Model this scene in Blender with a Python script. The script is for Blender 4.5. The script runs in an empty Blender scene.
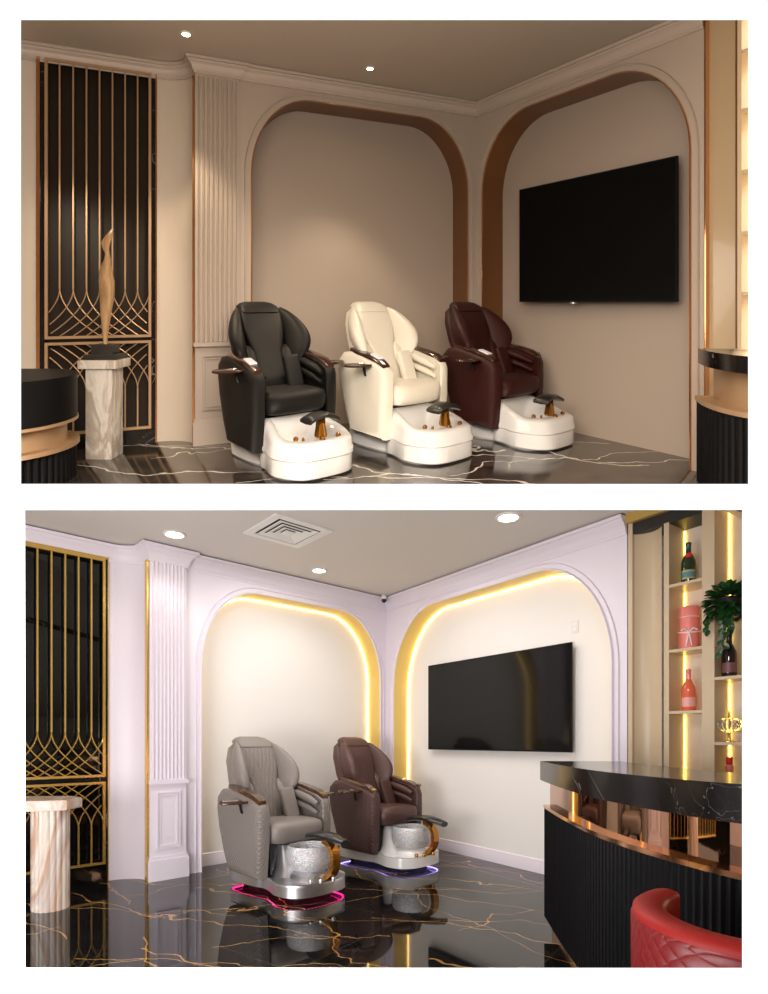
import bpy, bmesh, math, random
from mathutils import Vector, Matrix
random.seed(7)
S = bpy.context.scene
COL = S.collection
PI = math.pi

# ------------------------------------------------------------------ rooms
# The photograph shows two salon rooms one above the other.  The lower room is level;
# the upper room stands on a raked floor that climbs away from the viewer.
class Room:
    def __init__(s, z0, rake, corner, wr, wb, H):
        s.z0, s.k, s.C, s.H = z0, rake, Vector(corner), H
        s.wr = Vector(wr).normalized(); s.wb = Vector(wb).normalized()
        s.nr = Vector((s.wr.y, -s.wr.x)); s.nb = Vector((-s.wb.y, s.wb.x))
        if s.nr.dot(-s.C) < 0: s.nr = -s.nr
        if s.nb.dot(-s.C) < 0: s.nb = -s.nb
    def W(s, p): return Vector((p[0], p[1], p[2] + s.z0 + s.k * p[1]))
    def P(s, wall, t, off=0.0):
        w, n = (s.wr, s.nr) if wall == 'R' else (s.wb, s.nb)
        q = s.C + w * t + n * off
        return Vector((q.x, q.y))
    def Q(s, wall, t, off, z):
        q = s.P(wall, t, off); return Vector((q.x, q.y, z))
LO = Room(0.0, 0.0, (.033, 7.31), (399/550, -1), (-621/550, -1), 3.22)
UP = Room(0.10, .7964, (1.003, 5.93), (382/550, -1), (-1304/550, -1), 3.38)

# ------------------------------------------------------------------ materials
def newmat(name):
    m = bpy.data.materials.new(name); m.use_nodes = True
    nt = m.node_tree; b = nt.nodes['Principled BSDF']
    return m, nt, b
def coord(nt, scale=(1, 1, 1), rot=(0, 0, 0)):
    a = nt.nodes.new('ShaderNodeAttribute'); a.attribute_name = 'lc'
    mp = nt.nodes.new('ShaderNodeMapping'); mp.inputs['Scale'].default_value = scale; mp.inputs['Rotation'].default_value = rot
    nt.links.new(a.outputs['Vector'], mp.inputs['Vector'])
    return mp.outputs['Vector']
def noise(nt, vec, scale=5, detail=3, dist=0, rough=.5):
    n = nt.nodes.new('ShaderNodeTexNoise'); n.inputs['Scale'].default_value = scale
    n.inputs['Detail'].default_value = detail; n.inputs['Distortion'].default_value = dist; n.inputs['Roughness'].default_value = rough
    nt.links.new(vec, n.inputs['Vector']); return n.outputs['Fac']
def math_(nt, op, a, b=None, c=None):
    n = nt.nodes.new('ShaderNodeMath'); n.operation = op
    for i, v in enumerate((a, b, c)):
        if v is None: continue
        if isinstance(v, (int, float)): n.inputs[i].default_value = v
        else: nt.links.new(v, n.inputs[i])
    return n.outputs[0]
def ramp(nt, fac, stops):
    r = nt.nodes.new('ShaderNodeValToRGB'); nt.links.new(fac, r.inputs[0])
    e = r.color_ramp.elements
    while len(e) < len(stops): e.new(0.5)
    for i, (p, c) in enumerate(stops):
        e[i].position = p; e[i].color = (c[0], c[1], c[2], 1) if not isinstance(c, float) else (c, c, c, 1)
    return r.outputs['Color']
def mixc(nt, fac, a, b):
    m = nt.nodes.new('ShaderNodeMix'); m.data_type = 'RGBA'
    nt.links.new(fac, m.inputs[0])
    for i, v in ((6, a), (7, b)):
        if isinstance(v, tuple): m.inputs[i].default_value = (*v, 1)
        else: nt.links.new(v, m.inputs[i])
    return m.outputs[2]
def bump(nt, b, h, strength=.3, dist=.01):
    n = nt.nodes.new('ShaderNodeBump'); n.inputs['Strength'].default_value = strength; n.inputs['Distance'].default_value = dist
    nt.links.new(h, n.inputs['Height']); nt.links.new(n.outputs[0], b.inputs['Normal'])
def plain(name, col, rough=.5, metal=0.0, spec=.5, coat=0.0, nscale=0, nstr=.1, var=0.0):
    m, nt, b = newmat(name)
    b.inputs['Base Color'].default_value = (*col, 1); b.inputs['Roughness'].default_value = rough
    b.inputs['Metallic'].default_value = metal; b.inputs['Specular IOR Level'].default_value = spec
    b.inputs['Coat Weight'].default_value = coat
    if nscale:
        v = coord(nt); f = noise(nt, v, nscale, 3)
        bump(nt, b, f, nstr, .005)
        if var:
            c = ramp(nt, f, [(.3, tuple(x * (1 - var) for x in col)), (.7, tuple(min(1, x * (1 + var)) for x in col))])
            nt.links.new(c, b.inputs['Base Color'])
    return m
def emit(name, col, strength):
    m, nt, b = newmat(name)
    b.inputs['Base Color'].default_value = (*col, 1)
    b.inputs['Emission Color'].default_value = (*col, 1); b.inputs['Emission Strength'].default_value = strength
    return m
def marble_floor(name, base, base2, vein, scale, thr, joint, rough=.06, stretch=(1, 1, 1), rot=0, amt=1.0, spec=.5, lines=None):
    m, nt, b = newmat(name)
    v = coord(nt, stretch, (0, 0, rot))
    n1 = noise(nt, v, scale, 4, .6, .55)
    l1 = math_(nt, 'ABSOLUTE', math_(nt, 'SUBTRACT', n1, .5))
    l1 = math_(nt, 'LESS_THAN', l1, thr)
    n2 = noise(nt, v, scale * 2.3, 5, 1.0, .6)
    l2 = math_(nt, 'LESS_THAN', math_(nt, 'ABSOLUTE', math_(nt, 'SUBTRACT', n2, .47)), thr * .55)
    msk = noise(nt, v, scale * .9, 1)
    mk = math_(nt, 'GREATER_THAN', msk, .5)
    mk2 = math_(nt, 'GREATER_THAN', msk, .56)
    veins = math_(nt, 'MAXIMUM', math_(nt, 'MULTIPLY', l1, mk), math_(nt, 'MULTIPLY', l2, mk2))
    if lines:
        sx = nt.nodes.new('ShaderNodeSeparateXYZ'); nt.links.new(coord(nt), sx.inputs[0])
        veins = None
        wob = [noise(nt, coord(nt, (1, 1, 1), (0, 0, k)), .9, 5, .25, .5) for k in (0, 1.3, 2.6)]
        fine = noise(nt, coord(nt), 3.5, 2)
        for k, (ang, per, amp, wd) in enumerate(lines):
            u = math_(nt, 'ADD', math_(nt, 'MULTIPLY', sx.outputs[0], math.cos(ang)), math_(nt, 'MULTIPLY', sx.outputs[1], math.sin(ang)))
            u = math_(nt, 'ADD', u, math_(nt, 'MULTIPLY', wob[k % 3], amp))
            fr = math_(nt, 'FRACT', math_(nt, 'DIVIDE', u, per))
            l = math_(nt, 'LESS_THAN', fr, math_(nt, 'MULTIPLY', fine, wd * 2 / per))
            l = math_(nt, 'MULTIPLY', l, math_(nt, 'GREATER_THAN', noise(nt, coord(nt, (1, 1, 1), (0, 0, k + 2)), .8, 1), .44))
            veins = l if veins is None else math_(nt, 'MAXIMUM', veins, l)
    veins = math_(nt, 'MULTIPLY', veins, amt)
    cloud = noise(nt, v, scale * 3, 6, .5, .65)
    c0 = ramp(nt, cloud, [(.35, base), (.75, base2)])
    c = mixc(nt, veins, c0, vein)
    if joint:
        a = coord(nt, (1, 1, 1), (0, 0, joint[1]))
        sep = nt.nodes.new('ShaderNodeSeparateXYZ'); nt.links.new(a, sep.inputs[0])
        js = []
        for i in (0, 1):
            f = math_(nt, 'FRACT', math_(nt, 'DIVIDE', sep.outputs[i], joint[0]))
            js.append(math_(nt, 'LESS_THAN', f, .0045))
        j = math_(nt, 'MAXIMUM', js[0], js[1])
        c = mixc(nt, j, c, joint[2])
    nt.links.new(c, b.inputs['Base Color'])
    b.inputs['Roughness'].default_value = rough; b.inputs['Specular IOR Level'].default_value = spec
    return m
def marble_block(name, base, c2, vein, scale=3, rot=(0, .5, 0), rough=.25):
    m, nt, b = newmat(name)
    v = coord(nt, (1, 1, .35), rot)
    n1 = noise(nt, v, scale, 6, 1.5, .6)
    c = ramp(nt, n1, [(.3, c2), (.42, base), (.49, vein), (.55, c2), (.62, base), (.68, c2), (.8, base)])
    nt.links.new(c, b.inputs['Base Color']); b.inputs['Roughness'].default_value = rough
    return m
def quilt(name, col, size=.035, strength=.8, axes=(1, 2), rough=.5):
    m, nt, b = newmat(name)
    v = coord(nt); s = nt.nodes.new('ShaderNodeSeparateXYZ'); nt.links.new(v, s.inputs[0])
    a, c = math_(nt, 'ADD', s.outputs[0], s.outputs[1]), s.outputs[axes[1]]
    c = math_(nt, 'MULTIPLY', c, .75)
    p = math_(nt, 'DIVIDE', math_(nt, 'ADD', a, c), size); q = math_(nt, 'DIVIDE', math_(nt, 'SUBTRACT', a, c), size)
    f1 = math_(nt, 'ABSOLUTE', math_(nt, 'SINE', math_(nt, 'MULTIPLY', p, PI))); f2 = math_(nt, 'ABSOLUTE', math_(nt, 'SINE', math_(nt, 'MULTIPLY', q, PI)))
    h = math_(nt, 'POWER', math_(nt, 'MULTIPLY', f1, f2), .35)
    bump(nt, b, h, strength, .008)
    b.inputs['Base Color'].default_value = (*col, 1)
    b.inputs['Roughness'].default_value = rough
    return m
def woodm(name, c1, c2, rough=.2, scale=(3, 3, 30), coat=.3):
    m, nt, b = newmat(name)
    v = coord(nt, scale); n = noise(nt, v, 2.5, 4, .8)
    nt.links.new(ramp(nt, n, [(.3, c1), (.7, c2)]), b.inputs['Base Color'])
    b.inputs['Roughness'].default_value = rough; b.inputs['Coat Weight'].default_value = coat
    return m

M = dict(
    lilac=plain('lilac white paint', (.80, .735, .80), .45),
    cream=plain('cream niche paint', (.85, .82, .78), .6, nscale=2, nstr=.02),
    ceil_lo=plain('ceiling paint', (.68, .64, .59), .8),
    ceil_up=plain('warm ceiling paint', (.54, .46, .375), .8),
    beige=plain('beige paint', (.43, .35, .285), .5),
    beige_niche=plain('beige niche paint', (.41, .33, .265), .6, nscale=3, nstr=.02),
    col_up=plain('beige column paint', (.60, .51, .41), .5),
    goldpaint=plain('gold niche paint', (.80, .57, .16), .45),
    bronze=plain('bronze lacquer', (.15, .055, .012), .4),
    gold=plain('polished gold', (.80, .53, .14), .25, .75),
    satingold=plain('satin gold', (.50, .32, .18), .4, .45),
    copper=plain('copper trim', (.75, .40, .20), .12, 1.0),
    coppermirror=plain('copper mirror', (.62, .36, .22), .02, 1.0),
    blackglass=plain('black glass', (.004, .004, .004), .03, spec=.6),
    dark=plain('dark paint and gap shade', (.02, .018, .015), .5),
    blackflute=plain('black fluted lacquer', (.003, .003, .0035), .5, spec=.12),
    tvscreen=plain('television glass', (.004, .004, .004), .09, spec=.3),
    tvmatte=plain('matte television screen', (.003, .003, .003), .5, spec=.05),
    tvbezel=plain('television bezel', (.008, .008, .008), .6, spec=.1),
    blackleather=plain('black leather', (.008, .007, .0065), .5, spec=.2, nscale=90, nstr=.12),
    whiteleather=plain('ivory leather', (.78, .72, .60), .42, nscale=90, nstr=.1),
    oxblood=plain('oxblood leather', (.034, .007, .0055), .5, spec=.22, nscale=90, nstr=.12),
    grey=plain('taupe grey leather', (.235, .205, .185), .5, nscale=110, nstr=.15),
    greyquilt=quilt('quilted taupe leather side', (.235, .205, .185)),
    greyquiltb=quilt('quilted taupe leather back', (.235, .205, .185), .05, .8, (0, 2)),
    brown=plain('chocolate leather', (.085, .038, .032), .48, nscale=110, nstr=.15),
    brownquilt=quilt('quilted chocolate leather side', (.080, .036, .032)),
    brownquiltb=quilt('quilted chocolate leather back', (.085, .038, .032), .05, .8, (0, 2)),
    blackpad=plain('black vinyl', (.012, .012, .012), .3),
    acrylic=plain('white acrylic tub', (.80, .79, .77), .15, coat=.3),
    silver=plain('brushed silver', (.68, .67, .69), .3, .9),
    wood_dark=woodm('dark red walnut', (.018, .006, .004), (.06, .018, .008), .15),
    wood_brown=woodm('glossy brown burl', (.035, .016, .009), (.11, .045, .02), .12, (6, 6, 12)),
    amber=plain('amber gold glass', (.42, .18, .03), .08, .8),
    paper=plain('white label', (.85, .85, .88), .4),
    pinkbox=plain('coral pink carton', (.80, .22, .18), .4),
    ribbon=plain('white ribbon', (.85, .72, .70), .4),
    plasterw=plain('white plastic', (.80, .78, .74), .4),
    laminate=plain('beige laminate', (.60, .47, .31), .35, nscale=0),
    laminateb=plain('pale pink beige panel', (.70, .60, .50), .25),
    goldlam=plain('glossy golden beige panel', (.46, .34, .20), .2, coat=.3),
    goldbeam=plain('mustard beam paint', (.50, .33, .08), .4),
    frontwhite=plain('white partition paint', (.92, .92, .92), .9, spec=0.0),
    leaf=plain('dark green leaf', (.012, .055, .012), .35),
    greenglass=plain('dark green bottle glass', (.008, .03, .008), .05, spec=.8),
    blackbottle=plain('black bottle glass', (.014, .006, .005), .06, spec=.8),
    rosebottle=plain('rose bottle glass', (.75, .14, .06), .08, spec=.7),
    pinkfoil=plain('pink foil', (.85, .28, .26), .3, .3),
    redfoil=plain('red seal', (.7, .02, .02), .4),
    navyfoil=plain('dark foil', (.03, .06, .06), .3, .3),
    redleather=plain('red leather rim', (.34, .013, .010), .5, spec=.3, nscale=70, nstr=.08),
    sculpt=woodm('bronze gold sculpture', (.28, .15, .06), (.50, .31, .15), .3, (10, 10, 2)),
    lamp=emit('warm lamp disc', (1, .93, .78), 12),
    lampup=emit('small warm lamp', (1, .90, .45), 14),
    led=emit('warm yellow led', (1, .76, .34), 9),
    ledshelf=emit('yellow shelf led', (1, .72, .12), 9),
    ledsoft=emit('soft shelf led', (1, .86, .62), 2.2),
    ledpink=emit('pink led beads', (1, .02, .22), 14),
    ledviolet=emit('violet led beads', (.40, .32, 1), 12),
    clearglass=plain('clear glass', (1, 1, 1), .02),
    floor_lo=marble_floor('black marble with gold veins', (.005, .005, .005), (.012, .010, .009), (.42, .22, .06), .62, .0052, (1.15, .62, (.07, .06, .05)), .035, lines=[(1.15, .62, 1.0, .012), (1.9, .85, 1.2, .009), (.55, 1.1, 1.1, .009), (1.45, .9, .8, .007)]),
    floor_up=marble_floor('black marble with white veins', (.012, .009, .008), (.085, .068, .054), (.75, .68, .60), 1.2, .012, None, .10, stretch=(.6, 1.9, 1), rot=.15, spec=.5, lines=[(1.45, .62, .9, .014), (1.8, .9, 1.2, .010), (1.2, 1.1, 1.4, .02)]),
    marble_dark=marble_floor('black marble slab', (.005, .004, .004), (.014, .012, .011), (.14, .12, .11), .9, .0018, None, .16, spec=.3),
    marble_white=marble_block('white marble with brown veins', (.70, .65, .58), (.50, .43, .35), (.42, .35, .28), 4),
    marble_rose=marble_block('cream marble with rust veins', (.74, .66, .56), (.56, .47, .42), (.52, .33, .22), 2.2),
)
# transparent glass
mt = M['clearglass']; b_ = mt.node_tree.nodes['Principled BSDF']; b_.inputs['Transmission Weight'].default_value = .95
# quilted red
M['redquilt'] = quilt('quilted red leather', (.20, .005, .007), .042, .45, (0, 2), .4)
# crackle bowl glass
m, nt, b = newmat('iridescent crackle glass')
v = coord(nt); vo = nt.nodes.new('ShaderNodeTexVoronoi'); vo.inputs['Scale'].default_value = 75; nt.links.new(v, vo.inputs['Vector'])
sepc = nt.nodes.new('ShaderNodeSeparateColor'); nt.links.new(vo.outputs['Color'], sepc.inputs[0])
c = ramp(nt, sepc.outputs[0], [(0.0, (.62, .60, .62)), (.35, (.78, .76, .78)), (.62, (.8, .74, .78)), (.78, (.95, .95, .96)), (.88, (.45, .75, .85)), (.96, (.85, .82, .55))])
nt.links.new(c, b.inputs['Base Color']); b.inputs['Roughness'].default_value = .12; b.inputs['Metallic'].default_value = .25
b.inputs['Alpha'].default_value = .85; bump(nt, b, vo.outputs['Distance'], .6, .01)
M['crackle'] = m
# dark fluted backing seen behind the upper screen
m, nt, b = newmat('dark fluted glass'); v = coord(nt)
b.inputs['Base Color'].default_value = (.018, .012, .008, 1); b.inputs['Roughness'].default_value = .45; b.inputs['Specular IOR Level'].default_value = .25
M['flutedglass'] = m
# brass mosaic slot
m, nt, b = newmat('brass mosaic'); v = coord(nt, (1, 1, 1)); vo = nt.nodes.new('ShaderNodeTexVoronoi'); vo.inputs['Scale'].default_value = 22; nt.links.new(v, vo.inputs['Vector'])
sepc = nt.nodes.new('ShaderNodeSeparateColor'); nt.links.new(vo.outputs['Color'], sepc.inputs[0])
nt.links.new(ramp(nt, sepc.outputs[0], [(0, (.02, .01, .005)), (.5, (.12, .05, .01)), (.8, (.5, .28, .08))]), b.inputs['Base Color'])
b.inputs['Metallic'].default_value = .7; b.inputs['Roughness'].default_value = .25
M['mosaic'] = m

# ------------------------------------------------------------------ mesh helpers
def ring_loft(bm, rings, cap=True, closed=True):
    vs = [[bm.verts.new(p) for p in r] for r in rings]
    n = len(rings[0])
    for a, b in zip(vs, vs[1:]):
        for i in range(n if closed else n - 1):
            j = (i + 1) % n
            bm.faces.new((a[i], a[j], b[j], b[i]))
    if cap and closed:
        bm.faces.new(list(reversed(vs[0]))); bm.faces.new(vs[-1])
    return vs
def box(bm, c, s, rot=None, bev=0.0, seg=2):
    t = bmesh.new(); bmesh.ops.create_cube(t, size=1)
    for v in t.verts: v.co = Vector((v.co.x * s[0], v.co.y * s[1], v.co.z * s[2]))
    if bev: bmesh.ops.bevel(t, geom=list(t.edges), offset=bev, segments=seg, affect='EDGES', profile=.6)
    mt = Matrix.Translation(c) @ (rot if rot is not None else Matrix())
    t.transform(mt); merge(bm, t); return bm
def merge(bm, t):
    me = bpy.data.meshes.new('tmp'); t.to_mesh(me); t.free(); bm.from_mesh(me); bpy.data.meshes.remove(me)
def lathe(bm, prof, c=(0, 0, 0), n=28, mat=None):
    rings = [[Vector((c[0] + r * math.cos(2 * PI * i / n), c[1] + r * math.sin(2 * PI * i / n), c[2] + z)) for i in range(n)] for r, z in prof]
    if mat is not None: rings = [[mat @ p for p in r] for r in rings]
    ring_loft(bm, rings); return bm
def tube(bm, pts, r, n=8, closed=False, flat=1.0):
    pts = [Vector(p) for p in pts]; rings = []
    prev = None
    for i, p in enumerate(pts):
        if closed: d = pts[(i + 1) % len(pts)] - pts[i - 1]
        else: d = pts[min(i + 1, len(pts) - 1)] - pts[max(i - 1, 0)]
        d.normalize()
        a = prev if prev is not None else (Vector((0, 0, 1)) if abs(d.z) < .9 else Vector((1, 0, 0)))
        a = (a - d * a.dot(d)).normalized(); prev = a; b = d.cross(a)
        rr = r[i] if isinstance(r, (list, tuple)) else r
        rings.append([p + a * rr * math.cos(2 * PI * k / n) * flat + b * rr * math.sin(2 * PI * k / n) for k in range(n)])
    if closed:
        vs = ring_loft(bm, rings, cap=False)
        for k in range(n):
            j = (k + 1) % n; bm.faces.new((vs[-1][k], vs[-1][j], vs[0][j], vs[0][k]))
    else: ring_loft(bm, rings)
    return bm
def prism(bm, poly, f, a, b, bev=0.0, seg=2):
    """poly: 2-D outline, f(u,v,w)->3-D, extruded from w=a to w=b"""
    t = bmesh.new()
    A = [t.verts.new((u, v, a)) for u, v in poly]; B = [t.verts.new((u, v, b)) for u, v in poly]
    fa = t.faces.new(A); fb = t.faces.new(list(reversed(B)))
    n = len(poly)
    for i in range(n):
        j = (i + 1) % n; t.faces.new((A[j], A[i], B[i], B[j]))
    if bev: bmesh.ops.bevel(t, geom=[e for e in t.edges if fa in e.link_faces or fb in e.link_faces], offset=bev, segments=seg, affect='EDGES')
    bmesh.ops.triangulate(t, faces=[q for q in t.faces if len(q.verts) > 4], ngon_method='EAR_CLIP')
    for v in t.verts: v.co = Vector(f(*v.co))
    merge(bm, t); return bm
def sweep(bm, path, prof, zbase=0.0, closed=False):
    """plan path (2-D, room side on the right hand), profile = [(offset, z)]"""
    n = len(path); rows = []
    for i in range(n):
        p = Vector(path[i])
        d0 = (p - Vector(path[i - 1])).normalized() if i > 0 else None
        d1 = (Vector(path[i + 1]) - p).normalized() if i < n - 1 else None
        if d0 is None: d0 = d1
        if d1 is None: d1 = d0
        n0 = Vector((d0.y, -d0.x)); n1 = Vector((d1.y, -d1.x))
        mit = n0 + n1; mit = mit / max(.25, (1 + n0.dot(n1)))
        rows.append([Vector((p.x + mit.x * o, p.y + mit.y * o, zbase + z)) for o, z in prof])
    ring_loft(bm, rows, cap=True, closed=True); return bm
def sphere(bm, c, r, u=12, v=8):
    t = bmesh.new(); bmesh.ops.create_uvsphere(t, u_segments=u, v_segments=v, radius=1)
    r = r if isinstance(r, tuple) else (r, r, r)
    for w in t.verts: w.co = Vector((w.co.x * r[0] + c[0], w.co.y * r[1] + c[1], w.co.z * r[2] + c[2]))
    merge(bm, t); return bm

# ------------------------------------------------------------------ object helpers
def thing(name, label, cat, base=(0, 0, 0), room=LO, group=None):
    o = bpy.data.objects.new(name, None); COL.objects.link(o); o.empty_display_size = .1
    o.location = room.W(base); o['label'] = label; o['category'] = cat
    if group: o['group'] = group
    o['_r'] = 1; return o
def obj(name, bm, mat, parent=None, room=LO, T=None, smooth=True, sub=0, angle=35, origin=None):
    """links bm as one mesh.  verts are in room metres (or in T's local frame)."""
    bmesh.ops.recalc_face_normals(bm, faces=bm.faces)
    lay = bm.verts.layers.float_vector.new('lc')
    for v in bm.verts: v[lay] = v.co.copy()
    for v in bm.verts:
        p = T @ v.co if T is not None else v.co
        v.co = room.W(p)
    if parent is not None:
        org = Vector(parent.location); q = parent.parent
        while q is not None: org += Vector(q.location); q = q.parent
    elif origin is not None: org = room.W(origin)
    else: org = Vector((0, 0, 0))
    for v in bm.verts: v.co = v.co - org
    if parent is None and origin is None:
        lo = Vector([min(v.co[i] for v in bm.verts) for i in range(3)]); hi = Vector([max(v.co[i] for v in bm.verts) for i in range(3)])
        org = Vector(((lo.x + hi.x) / 2, (lo.y + hi.y) / 2, lo.z))
        for v in bm.verts: v.co -= org
    me = bpy.data.meshes.new(name); bm.to_mesh(me); bm.free()
    o = bpy.data.objects.new(name, me); COL.objects.link(o); me.materials.append(mat)
    if parent is not None: o.parent = parent
    else: o.location = org
    if smooth:
        me.shade_smooth()
        if not sub:
            try: me.set_sharp_from_angle(angle=math.radians(angle))
            except Exception: pass
    if sub:
        s = o.modifiers.new('sub', 'SUBSURF'); s.levels = sub; s.render_levels = sub
    return o
def tag(o, label, cat, group=None):
    o['label'] = label; o['category'] = cat
    if group: o['group'] = group
    return o
def struct(o): o['kind'] = 'structure'; return o
def B(): return bmesh.new()
def wallbox(bm, room, wall, t0, t1, o0, o1, z0, z1):
    prism(bm, [(t0, z0), (t1, z0), (t1, z1), (t0, z1)], lambda u, v, w: room.Q(wall, u, w, v), o0, o1); return bm

# ------------------------------------------------------------------ room shells
def arch_pts(ta, tb, top, rt, rz, n=14, z0=0.0):
    pts = [(ta, z0)]
    for i in range(n + 1):
        a = PI / 2 * i / n
        pts.append((ta + rt * (1 - math.cos(a)), top - rz + rz * math.sin(a)))
    for i in range(n + 1):
        a = PI / 2 * (1 - i / n)
        pts.append((tb - rt * (1 - math.cos(a)), top - rz + rz * math.sin(a)))
    pts.append((tb, z0)); return pts
def niche_wall(room, wall, t0, t1, ar, face, reveal, back, depth=.24, edge=None, side='back'):
    H = room.H; A = arch_pts(*ar)
    bm = B()
    quads = [((t0, 0), (A[0][0], 0), (A[0][0], H), (t0, H)), ((A[-1][0], 0), (t1, 0), (t1, H), (A[-1][0], H))]
    for a, b in zip(A, A[1:]):
        if b[0] - a[0] > 1e-6: quads.append((a, b, (b[0], H), (a[0], H)))
    for q in quads: bm.faces.new([bm.verts.new(room.Q(wall, u, 0, v)) for u, v in q])
    bmesh.ops.remove_doubles(bm, verts=bm.verts, dist=1e-5)
    struct(obj('wall_' + side, bm, face, room=room, smooth=False))
    bm = B()
    ring_loft(bm, [[room.Q(wall, u, -depth, v) for u, v in A], [room.Q(wall, u, 0, v) for u, v in A]], cap=False, closed=False)
    struct(obj('trim_1', bm, reveal, room=room, angle=60))
    bm = B()
    wallbox(bm, room, wall, ar[0] - .3, ar[1] + .3, -depth - .06, -depth, 0, H)
    struct(obj('wall_' + side, bm, back, room=room, smooth=False))
    # raised moulding that follows the arch
    def ringp(pts, c, w, h, mat, nm):
        bm = B(); n = len(pts); rows = []
        for i in range(n):
            p = Vector(pts[i]); d0 = (p - Vector(pts[i - 1])) if i else Vector(pts[1]) - p
            d1 = (Vector(pts[i + 1]) - p) if i < n - 1 else d0
            if d0.length < 1e-6: d0 = d1
            if d1.length < 1e-6: d1 = d0
            d = (d0.normalized() + d1.normalized()).normalized(); nn = Vector((-d.y, d.x))
            rows.append([room.Q(wall, p.x + nn.x * (c + a), hh, p.y + nn.y * (c + a)) for a, hh in ((0, 0), (0, h), (w * .5, h * 1.2), (w, h * .4), (w, 0))])
        ring_loft(bm, rows); return struct(obj(nm, bm, mat, room=room, angle=50))
    ringp(A, .0, .012 if edge else .018, .012 if edge else .018, edge or face, 'trim_2')
    ringp(A, .055, .014, .012, face, 'trim_3')
    return A

# plan path of the wall face of each room, left to right (room on the right-hand side)
def face_path(room, scr_t, cv_t, pl_t, pr_t, end_t, proj=.06, sb=-.25):
    p = [room.P('B', 6.2, sb), room.P('B', scr_t, sb)]
    for i in range(1, 11):
        a = PI / 2 * i / 10
        p.append(room.P('B', scr_t - (scr_t - cv_t) * math.sin(a), sb + (-.0 - sb) * (1 - math.cos(a))))
    p += [room.P('B', cv_t, proj), room.P('B', pr_t, proj), room.P('B', pr_t, 0), room.P('B', 0, 0), room.P('R', end_t, 0)]
    return p

crown_prof = [(0, -.15), (.012, -.15), (.014, -.135), (.025, -.125), (.03, -.10), (.05, -.065), (.075, -.045), (.08, -.03), (.095, -.025), (.1, 0), (0, 0)]
base_prof = [(0, 0), (.018, 0), (.018, .10), (.012, .115), (.012, .13), (0, .14)]

def build_shell(room, d):
    H = room.H
    path = face_path(room, d['scr'], d['cv'], d['cv'], d['pr'], d['end'], d['pj'])
    bm = B(); sweep(bm, path, [(o * d['cs'], z * d['cs'] - d['gap']) for o, z in crown_prof], H)
    struct(obj('trim_4', bm, d['face'], room=room, angle=40))
    bm = B(); sweep(bm, path, [(0, -d['gap']), (.075, -d['gap']), (.075, -.001), (0, -.001)], H)  # lower room: dark strip stands in for the shade above the crown
    struct(obj('trim_10', bm, d['gapm'], room=room, smooth=False))
    # curved cream column between the screen and the pilaster
    bm = B(); cp = path[1:12]
    ring_loft(bm, [[Vector((p.x, p.y, 0)) for p in cp], [Vector((p.x, p.y, H)) for p in cp]], cap=False, closed=False)
    struct(obj('wall_left', bm, d['col'], room=room, angle=60))
    # dark wall that carries the lattice screen
    bm = B(); wallbox(bm, room, 'B', d['scr'] - .3, 6.2, -.36, -.30, 0, H)
    struct(obj('wall_left', bm, d['screenback'], room=room, smooth=False))
    # pilaster
    a, b_, pj = d['pr'], d['cv'], d['pj']
    bm = B(); wallbox(bm, room, 'B', a, b_, -.06, pj, 0, H); n = d['nfl']
    for i in range(n):
        tc = a + (b_ - a) * (i + .8) / (n + .6); w = (b_ - a) / n * .26
        prof = [(tc - w, 0), (tc - w * .7, .012), (tc, .018), (tc + w * .7, .012), (tc + w, 0)]
        ring_loft(bm, [[room.Q('B', u, pj + o, z) for u, o in prof] for z in (d['rail'] + .03, H - .16)], closed=True)
    struct(obj('trim_5', bm, d['face'], room=room, angle=40))
    bm = B()
    wallbox(bm, room, 'B', a - .015, b_ + .015, pj, pj + .03, d['rail'] - .015, d['rail'] + .02)
    wallbox(bm, room, 'B', a - .02, b_ + .02, pj, pj + .025, 0, .20)
    wallbox(bm, room, 'B', a - .012, b_ + .012, pj, pj + .015, .20, .23)
    for g, hh in ((.06, .016), (.085, .01)):
        z0, z1 = .30 + (g - .06), d['rail'] - .09 - (g - .06)
        for (u0, u1, v0, v1) in ((a + g, a + g + .015, z0, z1), (b_ - g - .015, b_ - g, z0, z1), (a + g + .015, b_ - g - .015, z0, z0 + .015), (a + g + .015, b_ - g - .015, z1 - .015, z1)):
            wallbox(bm, room, 'B', u0, u1, pj, pj + hh, v0, v1)
    struct(obj('trim_6', bm, d['face'], room=room, smooth=False))
    # gold strip beside the column
    bm = B(); wallbox(bm, room, 'B', d['cv'] + .004, d['cv'] + .022, -.02, pj - .02, .0, H - .15)
    struct(obj('trim_7', bm, d['strip'], room=room, smooth=False))

Ld = dict(scr=3.357, cv=3.07, pr=2.72, end=3.385, face=M['lilac'], col=M['lilac'], screenback=M['blackglass'], nfl=9, rail=.94, strip=M['gold'], pj=.06, cs=1.0, gap=.014, gapm=M['dark'])
Ud = dict(scr=3.188, cv=2.882, pr=2.507, end=2.335, face=M['beige'], col=M['col_up'], screenback=M['flutedglass'], nfl=9, rail=.875, strip=M['copper'], pj=.02, cs=.85, gap=.008, gapm=M['ceil_up'])
build_shell(LO, Ld); build_shell(UP, Ud)
AL_B = niche_wall(LO, 'B', 0, 2.76, (.12, 2.54, 2.955, .66, .84), M['lilac'], M['goldpaint'], M['cream'], side='back')
AL_R = niche_wall(LO, 'R', 0, 3.385, (.165, 3.25, 2.975, .80, .98), M['lilac'], M['goldpaint'], M['cream'], side='right')
AU_B = niche_wall(UP, 'B', 0, 2.507, (.125, 2.391, 3.15, .56, .72), M['beige'], M['bronze'], M['beige_niche'], depth=.30, edge=M['copper'], side='back')
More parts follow.
